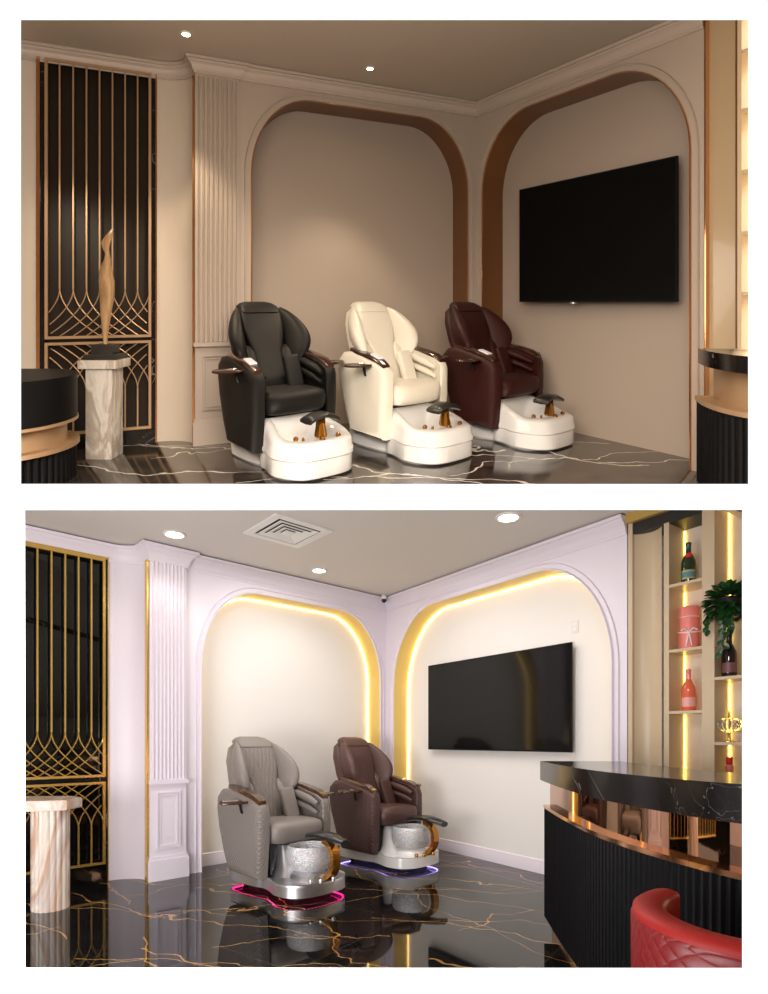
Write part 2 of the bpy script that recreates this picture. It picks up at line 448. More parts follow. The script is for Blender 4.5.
AU_R = niche_wall(UP, 'R', 0, 2.335, (.09, 2.235, 3.15, .64, .76), M['beige'], M['bronze'], M['beige_niche'], depth=.30, edge=M['copper'], side='right')
# baseboards in the lower niches
for wall, t0, t1, nm in (('B', .12, 2.54, 'baseboard_back'), ('R', .165, 3.25, 'baseboard_right')):
    bm = B(); p0, p1 = LO.P(wall, t1 if wall == 'B' else t0, -.24), LO.P(wall, t0 if wall == 'B' else t1, -.24)
    sweep(bm, [p0, p1], base_prof); struct(obj(nm, bm, M['lilac']))

def slab(name, room, pts, z0, z1, mat):
    bm = B(); prism(bm, pts, lambda u, v, w: (u, v, w), z0, z1); return struct(obj(name, bm, mat, room=room, smooth=False))
# floors and ceilings
slab('floor', LO, [(-5, 1.0), (5, 1.0), (5, 8.5), (-5, 8.5)], -.06, 0, M['floor_lo'])
slab('ceiling', LO, [(-5, 4.40), (5, 4.40), (5, 8.5), (-5, 8.5)], 3.22, 3.30, M['ceil_lo'])
slab('floor', UP, [(-4.6, 3.45), (4.6, 3.45), (4.6, 7), (-4.6, 7)], -.05, 0, M['floor_up'])
slab('ceiling', UP, [(-4.6, 1.0), (4.6, 1.0), (4.6, 7), (-4.6, 7)], 3.38, 3.44, M['ceil_up'])
# unseen sloped slab added between the two rooms to keep stray light out
bm = B(); prism(bm, [(1.02, 1.786), (1.02, 1.815), (3.45, 2.87), (3.6, 2.94), (4.40, 3.30), (4.40, 3.225)], lambda u, v, w: (w, u, v), -5, 5)
struct(obj('ceiling', bm, M['ceil_lo'], smooth=False))
# side walls
bm = B(); box(bm, (-4.65, 4.0, 1.65), (.08, 6.0, 3.3)); struct(obj('wall_left', bm, M['lilac'], smooth=False))
bm = B(); box(bm, (4.65, 4.0, 1.65), (.08, 6.0, 3.3)); struct(obj('wall_right', bm, M['lilac'], smooth=False))
bm = B(); wallbox(bm, LO, 'R', 4.62, 7.6, -.1, 0, 0, 3.3); struct(obj('wall_right', bm, M['laminateb'], smooth=False))
for sx, nm in ((-1, 'wall_left'), (1, 'wall_right')):
    bm = B(); prism(bm, [(1.0, 1.2), (1.0, 4.5), (7, 9.2), (7, 5.5), (3.3, 2.66)], lambda u, v, w: (w, u, v), sx * 4.3, sx * 4.4); struct(obj(nm, bm, M['beige'], smooth=False))
# white front partition with its two openings (edges chamfered towards the rooms)
def front_wall():
    bm = B(); y0, y1 = .985, 1.03
    ops = [(-.6527, .6510, .9358, 1.7682), (-.660, .662, 1.8155, 2.6590)]
    sc = .985
    def pan(x0, x1, z0, z1):
        pass
    O0 = [(-4.8, 0), (4.8, 0), (4.8, 4.5), (-4.8, 4.5)]
    k = .985
    near = [(a * k, b * k, 1.35 + (c - 1.35) * k, 1.35 + (d - 1.35) * k) for a, b, c, d in ops]
    far = [(near[0][0] - .05, near[0][1] + .05, near[0][2] - .05, near[0][3] + .024), (near[1][0] - .05, near[1][1] + .05, near[1][2] + .012, near[1][3] + .10)]
    for rects, y in ((near, y0), (far, y1)):
        l, u = rects
        xs0, xs1 = min(l[0], u[0]), max(l[1], u[1])
        quads = [((-4.8, 0), (4.8, 0), (4.8, l[2]), (-4.8, l[2])), ((-4.8, u[3]), (4.8, u[3]), (4.8, 4.5), (-4.8, 4.5)),
                 ((-4.8, l[3]), (4.8, l[3]), (4.8, u[2]), (-4.8, u[2])),
                 ((-4.8, l[2]), (l[0], l[2]), (l[0], l[3]), (-4.8, l[3])), ((l[1], l[2]), (4.8, l[2]), (4.8, l[3]), (l[1], l[3])),
                 ((-4.8, u[2]), (u[0], u[2]), (u[0], u[3]), (-4.8, u[3])), ((u[1], u[2]), (4.8, u[2]), (4.8, u[3]), (u[1], u[3]))]
        for q in quads: bm.faces.new([bm.verts.new((x, y, z)) for x, z in q])
    for n_, f_ in zip(near, far):
        a = [(n_[0], n_[2]), (n_[1], n_[2]), (n_[1], n_[3]), (n_[0], n_[3])]; b = [(f_[0], f_[2]), (f_[1], f_[2]), (f_[1], f_[3]), (f_[0], f_[3])]
        for i in range(4):
            j = (i + 1) % 4
            bm.faces.new([bm.verts.new(p) for p in ((a[i][0], y0, a[i][1]), (a[j][0], y0, a[j][1]), (b[j][0], y1, b[j][1]), (b[i][0], y1, b[i][1]))])
    return struct(obj('wall_front', bm, M['frontwhite'], smooth=False))
front_wall()

# ------------------------------------------------------------------ niche led lines (lower room)
for A, wall, lab in ((AL_B, 'B', 'glowing yellow LED line around the back of the empty arched niche with the two chairs'), (AL_R, 'R', 'glowing yellow LED line around the arched niche behind the television')):
    pts = [(u, v) for u, v in A]
    cu = (A[0][0] + A[-1][0]) / 2
    q = []
    for u, v in pts:
        q.append(LO.Q(wall, u + (.012 if u < cu else -.012), -.225, max(.15, v - .012 * (1 if v > 2 else 0))))
    bm = B(); tube(bm, q, .004, 6)
    tag(obj('led_strip', bm, M['led'], origin=None), lab, 'light strip')

# ------------------------------------------------------------------ lattice screens
def lattice(room, t_in, t_out, zt, zb_up, zt_lo, zb, zarc, step, nb, gold, belt, label, reach=2.6, bar=.008):
    """t_in: right-hand frame position; bars march left"""
    t = thing('lattice_screen', label, 'screen', room.Q('B', (t_in + t_out) / 2, -.22, 0), room)
    off = -.235
    bm = B()
    fw = .022
    for (za, zc) in ((zb_up, zt), (zb, zt_lo)):
        wallbox(bm, room, 'B', t_in, t_in + fw, off - .015, off + .015, za, zc); wallbox(bm, room, 'B', t_out - fw, t_out, off - .015, off + .015, za, zc)
        wallbox(bm, room, 'B', t_in + fw, t_out - fw, off - .015, off + .015, za, za + fw); wallbox(bm, room, 'B', t_in + fw, t_out - fw, off - .015, off + .015, zc - fw, zc)
    obj('frame', bm, gold, t, room, smooth=False)
    lo_t, hi_t = t_in + fw / 2, t_out - fw / 2
    for (za, zc, sgn, nm) in ((zb_up + fw, zt - fw, 1, 'upper_lattice'), (zb + fw, zt_lo - fw, -1, 'lower_lattice')):
        bm = B()
        zs = za + zarc if sgn > 0 else zc - zarc
        for i in range(-3, nb + 4):
            tb = t_in + fw / 2 + step * i
            if lo_t < tb < hi_t and 0 < i < nb:
                wallbox(bm, room, 'B', tb - bar / 2 - .001, tb + bar / 2 + .001, off - .008, off + .008, min(zs, zc if sgn > 0 else za), max(zs, zc if sgn > 0 else za))
            for sd in (-1, 1):
                if i < 0 or i > nb: continue
                pts = []
                for j in range(17):
                    s_ = j / 16
                    x = tb + sd * reach * step * s_ ** 1.9
                    z = zs - sgn * zarc * s_
                    if x < lo_t or x > hi_t: break
                    pts.append(room.Q('B', x, off + sd * .002, z))
                if len(pts) > 1: tube(bm, pts, bar * .5, 5)
        obj(nm, bm, gold, t, room)
    return t
lattice(LO, 3.385, 5.03, 3.07, 1.00, .955, .17, .40, .1087, 15, M['gold'], None, 'gold lattice of vertical bars and interlaced arcs over black glass beside the lilac column', 3.0, .012)
lattice(UP, 3.235, 4.05, 3.28, .94, .91, .13, .40, .0995, 8, M['satingold'], None, 'bronze gold lattice screen behind the sculpture on the marble pedestal', 3.0, .010)
# marble borders, belts and plinths of the screens
def border(room, t0, t1, z0, z1, o0, o1, mat):
    bm = B(); wallbox(bm, room, 'B', t0, t1, o0, o1, z0, z1); return struct(obj('trim_8', bm, mat, room=room, smooth=False))
border(LO, 3.362, 3.384, 0, 3.07, -.30, -.235, M['marble_dark']); border(LO, 3.357, 3.364, 0, 3.07, -.30, -.23, M['gold'])
border(LO, 3.385, 5.1, .96, 1.0, -.30, -.225, M['marble_dark']); border(LO, 3.385, 5.1, 0, .165, -.30, -.21, M['blackglass'])
border(LO, 3.357, 5.1, 3.07, 3.09, -.30, -.22, M['gold'])
border(UP, 3.19, 3.20, 0, 3.28, -.30, -.225, M['copper']); border(UP, 3.20, 3.234, 0, 3.28, -.30, -.245, M['marble_dark'])
border(UP, 4.052, 4.085, 0, 3.28, -.30, -.245, M['marble_dark']); border(UP, 4.085, 4.11, 0, 3.28, -.30, -.225, M['copper'])
border(UP, 3.20, 4.085, 0, .125, -.30, -.22, M['marble_dark'])
border(UP, 4.11, 6.0, 0, 3.38, -.30, -.25, M['col_up'])

# ------------------------------------------------------------------ ceiling fixtures
def downlight(room, x, y, r, label, mat, watt, col, sh='DISK', blend=.6, cone=125):
    H = room.H
    t = thing('ceiling_downlight', label, 'ceiling light', (x, y, H), room, 'round ceiling downlights' if room is LO else 'small ceiling spotlights')
    bm = B(); n = 32
    rings = [[Vector((x + rr * math.cos(2 * PI * i / n), y + rr * math.sin(2 * PI * i / n), H + z)) for i in range(n)] for rr, z in ((r * 1.35, -.001), (r * 1.32, -.010), (r * 1.02, -.012), (r, -.001))]
    ring_loft(bm, rings, cap=False); obj('trim_ring', bm, M['plasterw'], t, room)
    bm = B(); lathe(bm, [(r * .98, -.004), (r * .98, -.0095), (r * .5, -.0115)], (x, y, H)); obj('lamp_disc', bm, mat, t, room)
    ld = bpy.data.lights.new('downlight_lamp', 'SPOT'); ld.energy = watt; ld.color = col; ld.spot_size = math.radians(cone); ld.spot_blend = blend; ld.shadow_soft_size = .06
    lo = bpy.data.objects.new('downlight_lamp', ld); COL.objects.link(lo); lo.location = room.W((x, y, H - .05)); 
    return t
LW = (1, .93, .82)
downlight(LO, -1.90, 4.99, .075, 'round ceiling downlight above the fluted pilaster', M['lamp'], 10, LW)
downlight(LO, 1.04, 4.61, .080, 'round ceiling downlight nearest the arch with the television', M['lamp'], 10, LW)
downlight(LO, -.715, 6.05, .065, 'round ceiling downlight in front of the glowing back niche', M['lamp'], 9, LW)
UWc = (1, .80, .55)
downlight(UP, -1.57, 4.36, .032, 'small warm ceiling spotlight near the lattice screen', M['lampup'], 45, UWc, cone=95)
downlight(UP, -.127, 5.0, .030, 'small warm ceiling spotlight above the black leather pedicure chair', M['lampup'], 45, UWc, cone=95)

# ceiling air diffuser
t = thing('air_vent', 'square stepped white air diffuser in the ceiling', 'vent', (-.86, 4.98, LO.H), LO)
ux, uy = Vector((.7486, .6630)), Vector((.5872, -.8094)); uy = Vector((.6630, -.7486))
def sq(h, z, cx=-.86, cy=4.93):
    h = h * .88
    return [Vector((cx + (ux.x * a + uy.x * b) * h, cy + (ux.y * a + uy.y * b) * h, LO.H + z)) for a, b in ((-1, -1), (1, -1), (1, 1), (-1, 1))]
bm = B(); ring_loft(bm, [sq(.33, -.001), sq(.33, -.012), sq(.255, -.014), sq(.25, -.001)], cap=False); obj('frame', bm, M['plasterw'], t, smooth=False)
bm = B(); ring_loft(bm, [sq(.25, -.0015), sq(.25, -.003)]); obj('duct', bm, M['dark'], t, smooth=False)
for k, h in enumerate((.225, .165, .11)):
    bm = B(); ring_loft(bm, [sq(h, -.012 - .002 * k), sq(h - .006, -.016 - .002 * k), sq(h - .052, -.006), sq(h - .046, -.003)], cap=False)
    ring = obj('louvre_ring', bm, M['plasterw'], t, smooth=False)
bm = B(); ring_loft(bm, [sq(.05, -.012), sq(.05, -.022), sq(.03, -.026)]); obj('centre_plate', bm, M['plasterw'], t, smooth=False)

# dome camera in the corner
t = thing('security_camera', 'small black dome camera on a white mount in the ceiling corner', 'camera', (.0, 7.08, 3.15), LO)
bm = B(); lathe(bm, [(.028, 0), (.034, .02), (.034, .05), (.02, .07)], (.0, 7.08, 3.15)); obj('mount', bm, M['plasterw'], t)
bm = B(); sphere(bm, (.0, 7.08, 3.15), (.034, .034, .034)); obj('dome', bm, M['blackglass'], t)

# ------------------------------------------------------------------ televisions
def tv(room, t0, t1, z0, z1, off, mat, label, sensor=False):
    t = thing('television', label, 'television', room.Q('R', (t0 + t1) / 2, off - .05, z0), room)
    bm = B(); prism(bm, [(t0, z0), (t1, z0), (t1, z1), (t0, z1)], lambda u, v, w: room.Q('R', u, w, v), off - .035, off, .004); obj('bezel', bm, M['tvbezel'], t, room, smooth=False)
    bm = B(); g = .012; wallbox(bm, room, 'R', t0 + g, t1 - g, off, off + .0015, z0 + g * 1.4, z1 - g); obj('screen', bm, mat, t, room, smooth=False)
    bm = B(); wallbox(bm, room, 'R', (t0 * .65 + t1 * .35), (t0 * .35 + t1 * .65), (-.24 if room is LO else -.30), off - .035, z0 + .3, z1 - .3); obj('wall_bracket', bm, M['dark'], t, room, smooth=False)
    if sensor:
        bm = B(); c = room.Q('R', t0 + (t1 - t0) * .40, off - .015, z0 - .006); sphere(bm, c, (.035, .03, .016)); obj('sensor', bm, M['silver'], t, room)
    return t
tv(LO, .665, 2.73, 1.232, 2.275, -.155, M['tvscreen'], 'large flat television with glossy black screen in the yellow lit arch')
tv(UP, .445, 2.055, 1.25, 2.405, -.16, M['tvmatte'], 'large matte black television in the bronze arched niche', True)
# outlet plate above the television
t = thing('wall_outlet', 'small white wall socket plate above the right end of the television', 'socket', LO.Q('R', 2.78, -.24, 2.35), LO)
bm = B(); prism(bm, [(2.68, 2.37), (2.76, 2.37), (2.76, 2.49), (2.68, 2.49)], lambda u, v, w: LO.Q('R', u, w, v), -.24, -.232, .003); obj('plate', bm, M['plasterw'], t)
bm = B(); wallbox(bm, LO, 'R', 2.70, 2.74, -.232, -.229, 2.39, 2.42); wallbox(bm, LO, 'R', 2.70, 2.74, -.232, -.229, 2.44, 2.47); obj('socket', bm, M['paper'], t, smooth=False)

# ------------------------------------------------------------------ pedicure chairs
def sring(cx, cy, z, a, b, e=.6, n=24, tilt=0.0):
    out = []
    for i in range(n):
        q = 2 * PI * i / n; c, s = math.cos(q), math.sin(q)
        x = a * math.copysign(abs(c) ** e, c); y = b * math.copysign(abs(s) ** e, s)
        out.append(Vector((cx + x, cy + y, z + y * tilt)))
    return out
def smooth_outline(half, n=6):
    """half: list of (x,y) for x>=0 from rear to front; mirrored, Catmull-Rom sampled"""
    pts = list(half) + [(-x, y) for x, y in reversed(half) if x > 1e-6]
    out = []; m = len(pts)
    for i in range(m):
        p0, p1, p2, p3 = (Vector(pts[(i + k) % m]) for k in (-1, 0, 1, 2))
        for j in range(n):
            s = j / n
            out.append(.5 * ((2 * p1) + (p2 - p0) * s + (2 * p0 - 5 * p1 + 4 * p2 - p3) * s * s + (3 * p1 - p0 - 3 * p2 + p3) * s ** 3))
    return out
def scaled(o, k, z, c=(0, 0), ky=None):
    ky = ky or k
    return [Vector((c[0] + (p.x - c[0]) * k, c[1] + (p.y - c[1]) * ky, z)) for p in o]
def inset(o, d, z):
    n = len(o); out = []
    for i in range(n):
        t_ = (o[(i + 1) % n] - o[i - 1]).normalized(); nn = Vector((t_.y, -t_.x))
        out.append((o[i] + nn * d, i))
    cx = sum(p.x for p in o) / n; cy = sum(p.y for p in o) / n
    # choose inward direction
    test = out[0][0] - o[0]
    sgn = 1 if test.dot(Vector((cx, cy)) - o[0]) > 0 else -1
    res = []
    for i in range(n):
        t_ = (o[(i + 1) % n] - o[i - 1]).normalized(); nn = Vector((t_.y, -t_.x)) * sgn
        q = o[i] + nn * d; res.append(Vector((q.x, q.y, z)))
    return res

def pedicure_chair(room, x, y, face, sc, label, leather, side, backm, wood, kind, base_mat, led=None, remote=True, knobs=True, group=None):
    f = Vector(face).normalized()
    T = Matrix.Translation((x, y, 0)) @ Matrix(((f.y, f.x, 0, 0), (-f.x, f.y, 0, 0), (0, 0, 1, 0), (0, 0, 0, 1))) @ Matrix.Diagonal((sc * (.92 if kind == 'tub' else .90), sc * .94, sc, 1))
    t = thing('pedicure_chair', label, 'pedicure chair', (x, y, 0), room, group)
    def part(nm, bm, mat, par=None, **k): return obj(nm, bm, mat, par or t, room, T, **k)
    # --- seat
    bm = B(); rings = []
    for z, a, b, yo in ((.46, .235, .225, 0), (.475, .26, .25, 0), (.52, .27, .265, .01), (.60, .272, .27, .015), (.645, .262, .26, .01), (.665, .225, .22, 0), (.672, .12, .12, 0)):
        rings.append(sring(0, .02 + yo, z * .9 + .03, a * 1.18, b, .38, 32))
    ring_loft(bm, rings); part('seat', bm, leather, angle=60)
    bm = B(); box(bm, (0, -.08, .30), (.50, .40, .34), bev=.02); part('seat_base', bm, M['blackpad'])
    # --- back shell
    def bk(z): return -.20 - (z - .55) * .50          # recline line
    bm = B(); rings = []
    for z, a, b, o in ((.45, .20, .05, 0), (.50, .25, .08, 0), (.70, .29, .09, -.02), (.95, .30, .10, -.03), (1.15, .27, .09, -.03), (1.27, .22, .07, -.02), (1.33, .14, .04, 0)):
        rings.append(sring(0, bk(z) - .07 + o, z, a, b, .6, 28))
    ring_loft(bm, rings); part('back_shell', bm, leather, angle=70)
    # --- centre pad of the backrest
    bm = B(); rings = []
    for z, a, b, o in ((.60, .10, .03, .03), (.62, .165, .05, .03), (.72, .165, .055, .03), (.84, .150, .055, .03), (.93, .155, .055, .035), (1.02, .195, .06, .04), (1.14, .225, .065, .05), (1.27, .225, .065, .05), (1.33, .215, .055, .03), (1.355, .17, .03, .01)):
        rings.append(sring(0, bk(z) + o, z, a, b, .45, 32))
    ring_loft(bm, rings); pad = part('back_pad', bm, backm, angle=70)
    bm = B(); rings = []
    for z, a, b, o in ((1.265, .10, .03, .06), (1.285, .215, .075, .045), (1.34, .212, .085, .025), (1.372, .16, .065, .01), (1.385, .10, .03, .0)):
        rings.append(sring(0, bk(z) + o, z, a, b, .4, 32))
    ring_loft(bm, rings); part('headrest', bm, leather, angle=70)
    # side bolsters
    for s in (-1, 1):
        bm = B(); rings = []
        for z, a, b in ((.62, .03, .03), (.65, .055, .055), (.80, .065, .07), (.92, .06, .07), (.98, .03, .03)):
            rings.append(sring(s * .205, bk(z) + .03, z, a, b, .7, 18))
        ring_loft(bm, rings); part('bolster', bm, leather, angle=70)
    # wings
    for s in (-1, 1):
        bm = B(); rings = []; N = 15
        for i in range(N + 1):
            u = i / N; z = .83 + .50 * u
            prof = math.sin(PI * min(1, max(0, u)) ** .85) ** .55 if 0 < u < 1 else .04
            a = .070 * prof + .004; b = (.155 * prof + .006)
            cx = .235 + .095 * math.sin(PI * (u * .85 + .12)) ; cy = bk(z) + .07 + .045 * math.sin(PI * u)
            ring = sring(0, 0, 0, a, b, .8, 22)
            ang = -s * .42
            rr = []
            for p in ring:
                px, py = p.x * math.cos(ang) - p.y * math.sin(ang), p.x * math.sin(ang) + p.y * math.cos(ang)
                rr.append(Vector((s * (cx + px * s) * (1 if kind == 'tub' else .87), cy + py, z)))
            rings.append(rr)
        ring_loft(bm, rings); part('head_wing', bm, leather, angle=80)
    # lumbar flap
    bm = B(); box(bm, (-.155, -.105, .75), (.17, .07, .31), Matrix.Rotation(.34, 4, 'X') @ Matrix.Rotation(.05, 4, 'Y'), .028, 3); part('lumbar_cushion', bm, leather, angle=60)
    # --- arms
    sidepoly = [(.20, .15), (.235, .50), (.235, .74), (.215, .79), (.12, .835), (-.10, .885), (-.30, .915), (-.44, .90), (-.52, .83), (-.53, .72), (-.49, .55), (-.40, .32), (-.31, .16)]
    sp = [Vector(p) for p in sidepoly]
    for s in (-1, 1):
        # one closed, outward-bulging panel
        cy = sum(p.x for p in sp) / len(sp); cz = sum(p.y for p in sp) / len(sp)
        def rg(xo, k):
            return [Vector((s * xo, cy + (p.x - cy) * k, cz + (p.y - cz) * (1 - (1 - k) * .8))) for p in sp]
        bm = B(); ring_loft(bm, [rg(.335, .93), rg(.325, .965), rg(.335, 1.0), rg(.39, 1.0), rg(.425, .985), rg(.445, .94), rg(.455, .80), rg(.458, .4)])
        arm = part('arm_panel', bm, side, angle=50, sub=0)
        # cap
        capl = [(.20, .805), (.10, .852), (-.05, .884), (-.20, .905), (-.34, .925)]
        bm = B(); rings = []
        for i, (yy, zz) in enumerate(capl):
            w = (.045, .062, .064, .060, .035)[i]
            rings.append([Vector((s * .388 + a * w * .9, yy, zz + b_)) for a, b_ in ((-1, -.012), (1, -.012), (1.02, .006), (.8, .020), (-.8, .020), (-1.02, .006))])
        ring_loft(bm, rings); part('arm_cap', bm, wood, arm, angle=40)
        # tray
        bm = B(); rings = []
        ang = .30
        for zz, k in ((.800, .93), (.806, 1), (.818, 1), (.824, .95), (.816, .86)):
            o = sring(0, 0, 0, .14 * k, .085 * k, .7, 24)
            rings.append([Vector((s * (.565 + p.x * math.cos(ang) - p.y * math.sin(ang) * 1), -.02 + (p.x * math.sin(ang) + p.y * math.cos(ang)) * -1, zz)) for p in o])
        ring_loft(bm, rings); tray = part('side_tray', bm, wood, arm, angle=40)
        bm = B(); tube(bm, [(s * .43, -.03, .70), (s * .47, -.03, .72), (s * .49, -.03, .795)], .012, 8); part('tray_hinge', bm, M['blackpad'], arm)
        # inner padding rolls
        for k, (z0, rr) in enumerate(((.80, .036), (.715, .032))):
            bm = B(); tube(bm, [(s * .305, .17, z0 - .05), (s * .300, .05, z0 - .01), (s * .300, -.15, z0 + .03), (s * .305, -.28, z0 + .04)], [rr * .6, rr, rr, rr * .6], 12); part('arm_roll', bm, leather, arm, angle=80)
    if remote:
        bm = B(); box(bm, (.388, .06, .889), (.075, .13, .014), Matrix.Rotation(-.26, 4, 'X'), .004, 2); part('remote_panel', bm, M['paper'])
    # --- base
    g = smooth_outline([(.0, -.58), (.26, -.565), (.335, -.48), (.345, -.25), (.325, -.02), (.30, .10), (.325, .24), (.375, .42), (.345, .60), (.22, .715), (.0, .745)])
    g = [Vector((p.x, p.y * (.93 if kind == 'tub' else .89))) for p in g]
    if kind == 'tub':
        bm = B()
        ring_loft(bm, [inset(g, .02, 0), inset(g, .004, .02), inset(g, .0, .12), inset(g, -.004, .145), inset(g, .01, .16), inset(g, .05, .165)])
        base = part('base', bm, base_mat, angle=40)
        h = [(.0, .10), (.25, .095), (.33, .12), (.345, .24), (.385, .40), (.385, .50), (.33, .63), (.22, .735), (.0, .755)]
        pts = h + [(-x, y_) for x, y_ in reversed(h) if x > 1e-6]
        hb = [Vector((a, b_)) for a, b_ in smooth_outline(h, 4)]
        c = (0, .40)
        def hg(p): # rim rises toward the seat
            return max(0.0, min(1.0, (.55 - p.y) / .45))
        def rimz(o, k, z, lift, cc=c): return [Vector((cc[0] + (p.x - cc[0]) * k, cc[1] + (p.y - cc[1]) * k, z + lift * hg(p))) for p in o]
        bowl = (0, .30)
        bm = B(); ring_loft(bm, [rimz(hb, .97, .02, 0), rimz(hb, .985, .03, 0), rimz(hb, .985, .155, 0), rimz(hb, 1.01, .165, 0), rimz(hb, 1.01, .195, .0), rimz(hb, .985, .205, 0), rimz(hb, .975, .262, .06), rimz(hb, .955, .278, .09), rimz(hb, .90, .290, .12),
                                 rimz(hb, .80, .294, .12), rimz(hb, .72, .292, .11, (0, .31)), rimz(hb, .64, .270, .08, (0, .26)), rimz(hb, .56, .22, .03, (0, .24)), rimz(hb, .45, .17, 0, (0, .24)), rimz(hb, .2, .155, 0, (0, .24))])
        tub = part('foot_tub', bm, base_mat, angle=40)
        post = (.0, .575)
        for (kx, ky, r) in ((.20, .53, .022), (.02, .665, .026), (-.17, .63, .024), (.17, .60, .012), (-.14, .655, .012)):
            bm = B(); lathe(bm, [(r, .288), (r * 1.05, .298), (r * .8, .313), (r * .3, .319)], (kx, ky, 0), 16); part('knob', bm, M['amber'], tub)
        bm = B(); rings = []
        for z, a, b_ in ((.288, .045, .035), (.30, .052, .04), (.38, .040, .030), (.445, .036, .028)):
            rings.append(sring(post[0] - .03, post[1] - .01, z, a, b_, .4, 16))
        ring_loft(bm, rings); part('faucet_post', bm, M['amber'])
        bm = B(); rings = []
        for k in range(9):
            u = k / 8 - .5
            rings.append([Vector((-.03 + u * .30, post[1] - .02 + a, .475 - u * u * .16 + bz)) for a, bz in ((-.085, -.02), (-.09, .002), (-.05, .018), (.05, .018), (.09, .002), (.085, -.02), (0, -.026))])
        ring_loft(bm, rings); part('foot_rest', bm, M['blackpad'], angle=60)
    else:
        bm = B()
        ring_loft(bm, [inset(g, .13, .05), inset(g, .02, .09), inset(g, .012, .045), inset(g, .002, .048), inset(g, .006, .135)])
        part('base', bm, base_mat, angle=40)
        bm = B()
        ring_loft(bm, [inset(g, .03, .126), inset(g, -.006, .132), inset(g, -.010, .150), inset(g, -.004, .158), inset(g, .012, .155), inset(g, .03, .150), inset(g, .12, .160), inset(g, .20, .165)])
        top = part('base_rim', bm, base_mat, angle=40)
        bm = B(); ring_loft(bm, [inset(g, .15, .0), inset(g, .14, .06)]); part('plinth', bm, M['dark'], angle=40)
        # led beads under the rim
        ip = inset(g, .024, .052); n = len(ip); bm = B()
        L = 0; last = ip[0]; nxt = 0; peri = []
        for i in range(n + 1):
            p = ip[i % n]; seg = (p - last).length
            while nxt <= L + seg and seg > 0:
                peri.append(last.lerp(p, (nxt - L) / seg)); nxt += .008
            L += seg; last = p
        tube(bm, peri, [(.0060, .0045, .0012, .0012, .0045)[i % 5] for i in range(len(peri))], 6)
        part('led_strip', bm, led, top, smooth=True)
        # console behind the bowl
        bm = B(); rings = []
        for z, a, b_, yy in ((.15, .24, .16, .22), (.22, .20, .12, .20), (.34, .17, .08, .16), (.42, .15, .05, .14)):
            rings.append(sring(0, yy, z, a, b_, .6, 24))
        ring_loft(bm, rings); part('console', bm, base_mat, angle=60)
        bm = B(); rings = []
        for z, a, b_ in ((.15, .21, .20), (.185, .19, .175), (.215, .15, .14), (.225, .12, .12)):
            rings.append(sring(0, .42, z, a, b_, .9, 28))
        ring_loft(bm, rings); ped = part('bowl_stand', bm, base_mat, angle=60)
        # bowl
        bm = B(); lathe(bm, [(.10, .215), (.17, .222), (.205, .25), (.218, .31), (.218, .37), (.208, .42), (.198, .435), (.188, .43), (.196, .37), (.196, .30), (.18, .26), (.10, .245), (.02, .243)], (0, .40, 0), 40)
        part('glass_bowl', bm, M['crackle'], angle=50)
        for (kx, ky) in ((.16, .62), (.08, .665), (-.06, .68)):
            bm = B(); lathe(bm, [(.020, .155), (.022, .175), (.017, .188), (.006, .192)], (kx, ky, 0), 16); part('knob', bm, M['amber'] if knobs else M['silver'])
        # gold arch faucet carrying the foot pad
        bm = B(); rings = []
        for i in range(15):
            a = -1.25 + 2.75 * i / 14
            cy, cz, R = .555, .325, .155
            c_, s_ = math.cos(a), math.sin(a)
            w = .045
            rings.append([Vector((-.06 + sx * w, cy + c_ * (R + dr), cz + s_ * (R + dr) * 1.05)) for sx, dr in ((-1, -.022), (1, -.022), (1, .022), (-1, .022))])
        ring_loft(bm, rings); part('faucet_arch', bm, M['amber'], angle=40)
        bm = B(); rings = []
        for k in range(11):
            u = k / 10
            yy = .36 + u * .50; zz = .50 + .035 * math.sin(PI * u) - .01 * u
            w = .105 * (math.sin(PI * (u * .9 + .05)) ** .35)
            rings.append([Vector((-.04 + a * w, yy, zz + bz)) for a, bz in ((-1, -.008), (-.95, .014), (-.4, .030), (.4, .030), (.95, .014), (1, -.008), (.5, -.022), (-.5, -.022))])
        ring_loft(bm, rings); part('foot_rest', bm, M['blackpad'], angle=60)
    return t
FL = (.72, -.69); FU = (.64, -.77)
pedicure_chair(LO, -.93, 5.08, FL, 1.0, 'taupe grey quilted pedicure chair on a silver base with a pink light line', M['grey'], M['greyquilt'], M['greyquiltb'], M['wood_brown'], 'bowl', M['silver'], M['ledpink'], remote=False, knobs=False, group='pedicure chairs of the lower room')
pedicure_chair(LO, .01, 6.12, FL, 1.0, 'chocolate brown quilted pedicure chair on a white base with a violet light line', M['brown'], M['brownquilt'], M['brownquiltb'], M['wood_brown'], 'bowl', M['acrylic'], M['ledviolet'], remote=False, group='pedicure chairs of the lower room')
pedicure_chair(UP, -.79, 4.38, FU, .905, 'black leather pedicure chair with a white foot tub, leftmost of three', M['blackleather'], M['blackleather'], M['blackleather'], M['wood_dark'], 'tub', M['acrylic'], group='pedicure chairs of the upper room')
pedicure_chair(UP, .16, 4.76, FU, .905, 'ivory white leather pedicure chair with a white foot tub', M['whiteleather'], M['whiteleather'], M['whiteleather'], M['wood_dark'], 'tub', M['acrylic'], group='pedicure chairs of the upper room')
pedicure_chair(UP, 1.12, 5.16, FU, .905, 'dark oxblood red leather pedicure chair with a white foot tub', M['oxblood'], M['oxblood'], M['oxblood'], M['wood_dark'], 'tub', M['acrylic'], group='pedicure chairs of the upper room')

